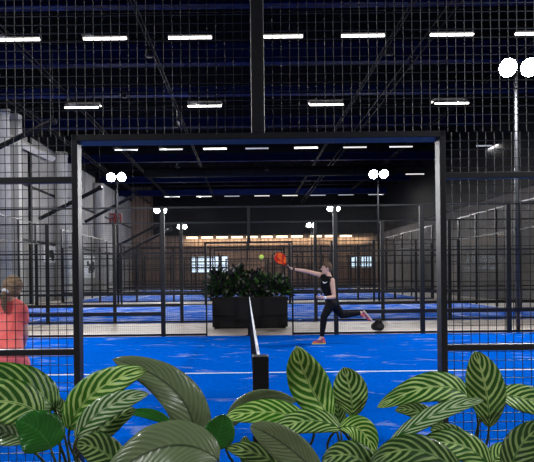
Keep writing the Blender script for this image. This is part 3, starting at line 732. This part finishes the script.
b = B(); ico(b, HP(-.022,0,.03), (.103,.09,.098), R_); ico(b, HP(-.06,0,-.03), (.055,.072,.065), R_); ico(b, HP(.025,0,.085), (.065,.068,.04), R_, 3);
tp = Q(5.5,291.5,-.02); chain(b, [(hc+Vector((-.03,-.04,-.02)),.045),(tp,.022),(Q(3.5,297,-.08),.028),(Q(3.5,305,-.10),.022),(Q(5,312,-.10),.010)])
obj('hair', fuse(b,.0065,1), M['hair2'], root, True)
obj('hair_tie', disc_lathe(B(), tp, Vector((-.35,-.55,-.75)), [(-.016,.026),(-.012,.032),(0,.035),(.012,.032),(.016,.026)], 18), M['white'], root, True, label='white hair tie')
for a_ in (aR,aL):
    hz = Vector((a_.x,a_.y-.07,0)); shoe('shoe', hz, hz+Vector((0,.27,0)), (0,0,1), M['sole'], par=root)

# ------------------------------------------------------------ FOREGROUND PLANTS
PT = .80   # planter top
t = empty('planter_box', (0,1.35,-.012), 'black trough planter below the striped plants along the bottom edge', 'planter')
b = box(B(), -1.1,1.2,1.12,1.62,-.012,PT-.03); box(b, -1.13,1.23,1.09,1.65,PT-.06,PT)
obj('box_body', b, M['planter'], t); obj('soil', box(B(), -1.07,1.17,1.15,1.59,PT,PT+.008), M['soil'], t)
def quad(p0,p1,p2,t): return p0*(1-t)**2 + p1*2*t*(1-t) + p2*t*t
def leaf(par, crown, base, mid, tip, wpx, dys=(0,0,0), mt='stripe', roll=0., Yd=1.28, shape=.85, fold=.18, seed=0, lab=None):
    """leaf blade along base->mid->tip; wpx is its width seen from the front"""
    rr = random.Random(seed*13+5)
    b0, b1, b2 = at(*base, Yd+dys[0]), at(*mid, Yd+dys[1]), at(*tip, Yd+dys[2])
    c1 = (b1*2 - (b0+b2)*.5)
    W = wpx*Yd/F/2/max(.35,math.cos(roll)); nu, nv = 10, 30; T = .0006
    b = B(); uvl = b.loops.layers.uv.new('UVMap'); top, bot = [], []
    cam = Vector((0,0,H)); ph = rr.uniform(0,6)
    for j in range(nv+1):
        v = j/nv; p = quad(b0,c1,b2,v); tg = (quad(b0,c1,b2,min(1,v+.01))-quad(b0,c1,b2,max(0,v-.01))).normalized()
        view = (cam-p).normalized(); side = tg.cross(view).normalized(); nn = side.cross(tg).normalized()
        Rm = Matrix.Rotation(roll, 3, tg); side = Rm @ side; nn = Rm @ nn
        if nn.z < -.2 and mt not in ('grey','plain'): pass
        w = W*(math.sin(PI*v**shape)**.62 if 0<v<1 else .0)
        r1, r2 = [], []
        for i in range(-nu//2, nu//2+1):
            u = i/(nu/2); rip = .025*W*math.sin(v*26+ph+(1 if u>0 else 0))*abs(u)**1.5 + .05*W*math.sin(v*9+ph*2+u*2)*abs(u)
            q = p + side*w*u*(1-.12*fold*abs(u)) + nn*(w*fold*abs(u)*1.3 - w*fold*.9*u*u + rip)
            q += nn * (-.006*abs(math.sin((v*10-abs(u)*3)*PI))*abs(u)*(1-abs(u)))*.5
            r1.append((b.verts.new(q+nn*T), (u*.5+.5, v))); r2.append((b.verts.new(q-nn*T), (u*.5+.5, v)))
        top.append(r1); bot.append(r2)
    def quadf(vs, mi):
        try: f = b.faces.new([x[0] for x in vs])
        except ValueError: return
        f.material_index = mi; f.smooth = True
        for l, x in zip(f.loops, vs): l[uvl].uv = x[1]
    for j in range(nv):
        for i in range(nu):
            quadf((top[j][i],top[j][i+1],top[j+1][i+1],top[j+1][i]), 0)
            quadf((bot[j][i+1],bot[j][i],bot[j+1][i],bot[j+1][i+1]), 1)
        quadf((top[j][0],top[j+1][0],bot[j+1][0],bot[j][0]), 0); quadf((top[j+1][nu],top[j][nu],bot[j][nu],bot[j+1][nu]), 0)
    bmesh.ops.recalc_face_normals(b, faces=b.faces[:])
    o = obj('leaf', b, [LM[mt], LM['under'] if mt != 'plain' else LM['plain']], par, label=lab)
    # stalk
    tg0 = (quad(b0,c1,b2,.04)-b0).normalized(); c = Vector(crown)
    h1 = b0 - tg0*.05; midp = c.lerp(b0,.5) + Vector((0,0,.03))
    pts = []
    A, Bq, C, D = c, c+Vector((0,0,.12)), b0 - tg0*.07 + Vector((0,0,-.02)), b0 + tg0*.004
    for i in range(13):
        s = i/12; pts.append(A*(1-s)**3+Bq*3*s*(1-s)**2+C*3*s*s*(1-s)+D*s**3)
    sb = tube(B(), pts, [.0042-.0018*i/12 for i in range(13)], 8); obj('stalk', sb, M['petiole'], o, True)
    rb = tube(B(), [quad(b0,c1,b2,i/14) for i in range(14)], [.0017*(1-i/16) for i in range(14)], 6)
    obj('midrib', rb, LM['plain'] if mt != 'grey' else M['petiole'], o, True)
def plant(px, lab, leaves, Yc=1.36):
    x = (px-CX)*Yc/F; t = empty('striped_leaf_plant', (x,Yc,PT+.008), lab, 'plant', 'striped plants in the foreground planter')
    rr = random.Random(px)
    for i, L_ in enumerate(leaves):
        kw = dict(L_[4]) if len(L_) > 4 else {}
        cr = (x+rr.uniform(-.03,.03), Yc+rr.uniform(-.04,.04), PT+.005)
        leaf(t, cr, L_[0], L_[1], L_[2], L_[3], seed=px+i, **kw)
D_ = dict
plant(62, 'striped plant at the left edge with a plain bright green leaf', [
 ((55,410),(22,386),(-42,372),42, D_(mt='thin', roll=.3, dys=(.02,0,-.03))),
 ((42,416),(8,402),(-40,408),44, D_(mt='stripe', roll=.2, dys=(-.03,-.05,-.06))),
 ((51,449),(38,431),(16,420),46, D_(mt='plain', Yd=1.16, lab='plain unstriped green leaf', fold=.1, shape=.7)),
 ((61,424),(60,408),(53,395),14, D_(mt='dark', Yd=1.36)),
 ((25,442),(2,432),(-26,434),26, D_(mt='silver', Yd=1.24)),
])
plant(118, 'striped plant left of the gateway centre with a tall arching grey-green leaf', [
 ((69,431),(95,392),(147,370),36, D_(mt='bright', roll=-.15, dys=(0,0,-.02))),
 ((76,438),(106,408),(149,394),25, D_(mt='silver', Yd=1.24, roll=-.2)),
 ((80,448),(106,425),(136,409),26, D_(mt='dark', Yd=1.26, roll=-.3)),
 ((195,448),(176,392),(112,359),42, D_(mt='grey', Yd=1.3, roll=.25, fold=.3, shape=.7, lab='large grey-green leaf arching over')),
 ((219,460),(165,447),(100,486),50, D_(mt='grey', Yd=1.1, roll=.35, fold=.25, lab='broad grey-green leaf across the bottom edge')),
 ((128,474),(100,450),(76,446),34, D_(mt='dark', Yd=1.18, roll=-.2)),
 ((172,424),(150,414),(126,413),11, D_(mt='plain', Yd=1.4)),
])
plant(262, 'striped plant in front of the net post, left of the upright leaf pair', [
 ((212,449),(219,434),(224,414),32, D_(mt='plain', Yd=1.17, lab='plain unstriped green leaf', shape=1.1)),
 ((226,430),(254,401),(297,402),21, D_(mt='grey', Yd=1.36, roll=.3)),
 ((309,422),(268,412),(224,419),26, D_(mt='bright', Yd=1.24, roll=.2)),
 ((322,478),(284,444),(250,426),34, D_(mt='grey', Yd=1.18, roll=-.2)),
 ((296,478),(262,456),(226,448),24, D_(mt='dark', Yd=1.22)),
 ((262,480),(248,455),(246,436),18, D_(mt='dark', Yd=1.3)),
])
plant(338, 'striped plant with two tall upright leaves, right of the net post', [
 ((332,420),(309,384),(296,347),43, D_(mt='bright', Yd=1.27, roll=.1, shape=.95, fold=.25, dys=(.02,.03,-.02))),
 ((352,418),(351,396),(344,367),36, D_(mt='stripe', Yd=1.33, shape=1.35, fold=.3)),
 ((341,429),(305,421),(268,438),25, D_(mt='stripe', Yd=1.2, roll=.2)),
 ((339,428),(360,430),(374,454),28, D_(mt='bright', Yd=1.2, roll=-.1, shape=1.1)),
 ((341,432),(338,412),(335,393),16, D_(mt='dark', Yd=1.4)),
 ((386,484),(352,456),(322,464),30, D_(mt='dark', Yd=1.18, roll=.2)),
])
plant(470, 'striped plant at the right with one upright leaf against the mesh', [
 ((470,398),(432,387),(377,408),30, D_(mt='stripe', Yd=1.3, roll=.3)),
 ((489,428),(486,390),(475,351),38, D_(mt='stripe', Yd=1.22, shape=1.1, fold=.25)),
 ((499,396),(530,400),(572,417),28, D_(mt='stripe', Yd=1.3, roll=-.2)),
 ((390,442),(438,413),(484,400),17, D_(mt='silver', Yd=1.2, roll=-.3, lab='glossy pale leaf catching the light')),
 ((445,432),(420,412),(395,411),18, D_(mt='dark', Yd=1.38)),
 ((492,468),(457,444),(416,448),30, D_(mt='stripe', Yd=1.2, roll=.2)),
 ((466,478),(415,450),(370,466),32, D_(mt='dark', Yd=1.16, roll=.2)),
 ((510,474),(522,444),(548,422),32, D_(mt='dark', Yd=1.2)),
 ((470,450),(452,434),(430,430),20, D_(mt='dark', Yd=1.36)),
 ((488,472),(500,454),(514,449),22, D_(mt='stripe', Yd=1.3)),
 ((560,480),(537,455),(520,446),28, D_(mt='dark', Yd=1.26)),
])
# ------------------------------------------------------------ camera, world, view
cam = bpy.data.cameras.new('camera'); co = bpy.data.objects.new('camera', cam); col.objects.link(co)
co.location = (0,0,H); co.rotation_euler = (PI/2, ROLL, 0)
cam.sensor_width = 36; cam.sensor_fit = 'HORIZONTAL'; cam.lens = F/534*36; cam.clip_start = .05; cam.clip_end = 200
cam.shift_x = (267-CX)/534; cam.shift_y = (HY-231)/534
sc = bpy.context.scene; sc.camera = co
try: sc.cycles.transparent_max_bounces = 48
except Exception: pass
w = bpy.data.worlds.new('world'); sc.world = w; w.use_nodes = True
w.node_tree.nodes['Background'].inputs[0].default_value = (.05,.06,.09,1); w.node_tree.nodes['Background'].inputs[1].default_value = .1
sc.view_settings.view_transform = 'Standard'; sc.view_settings.look = 'None'; sc.view_settings.gamma = 1; sc.view_settings.exposure = 0
sc.view_settings.use_curve_mapping = False
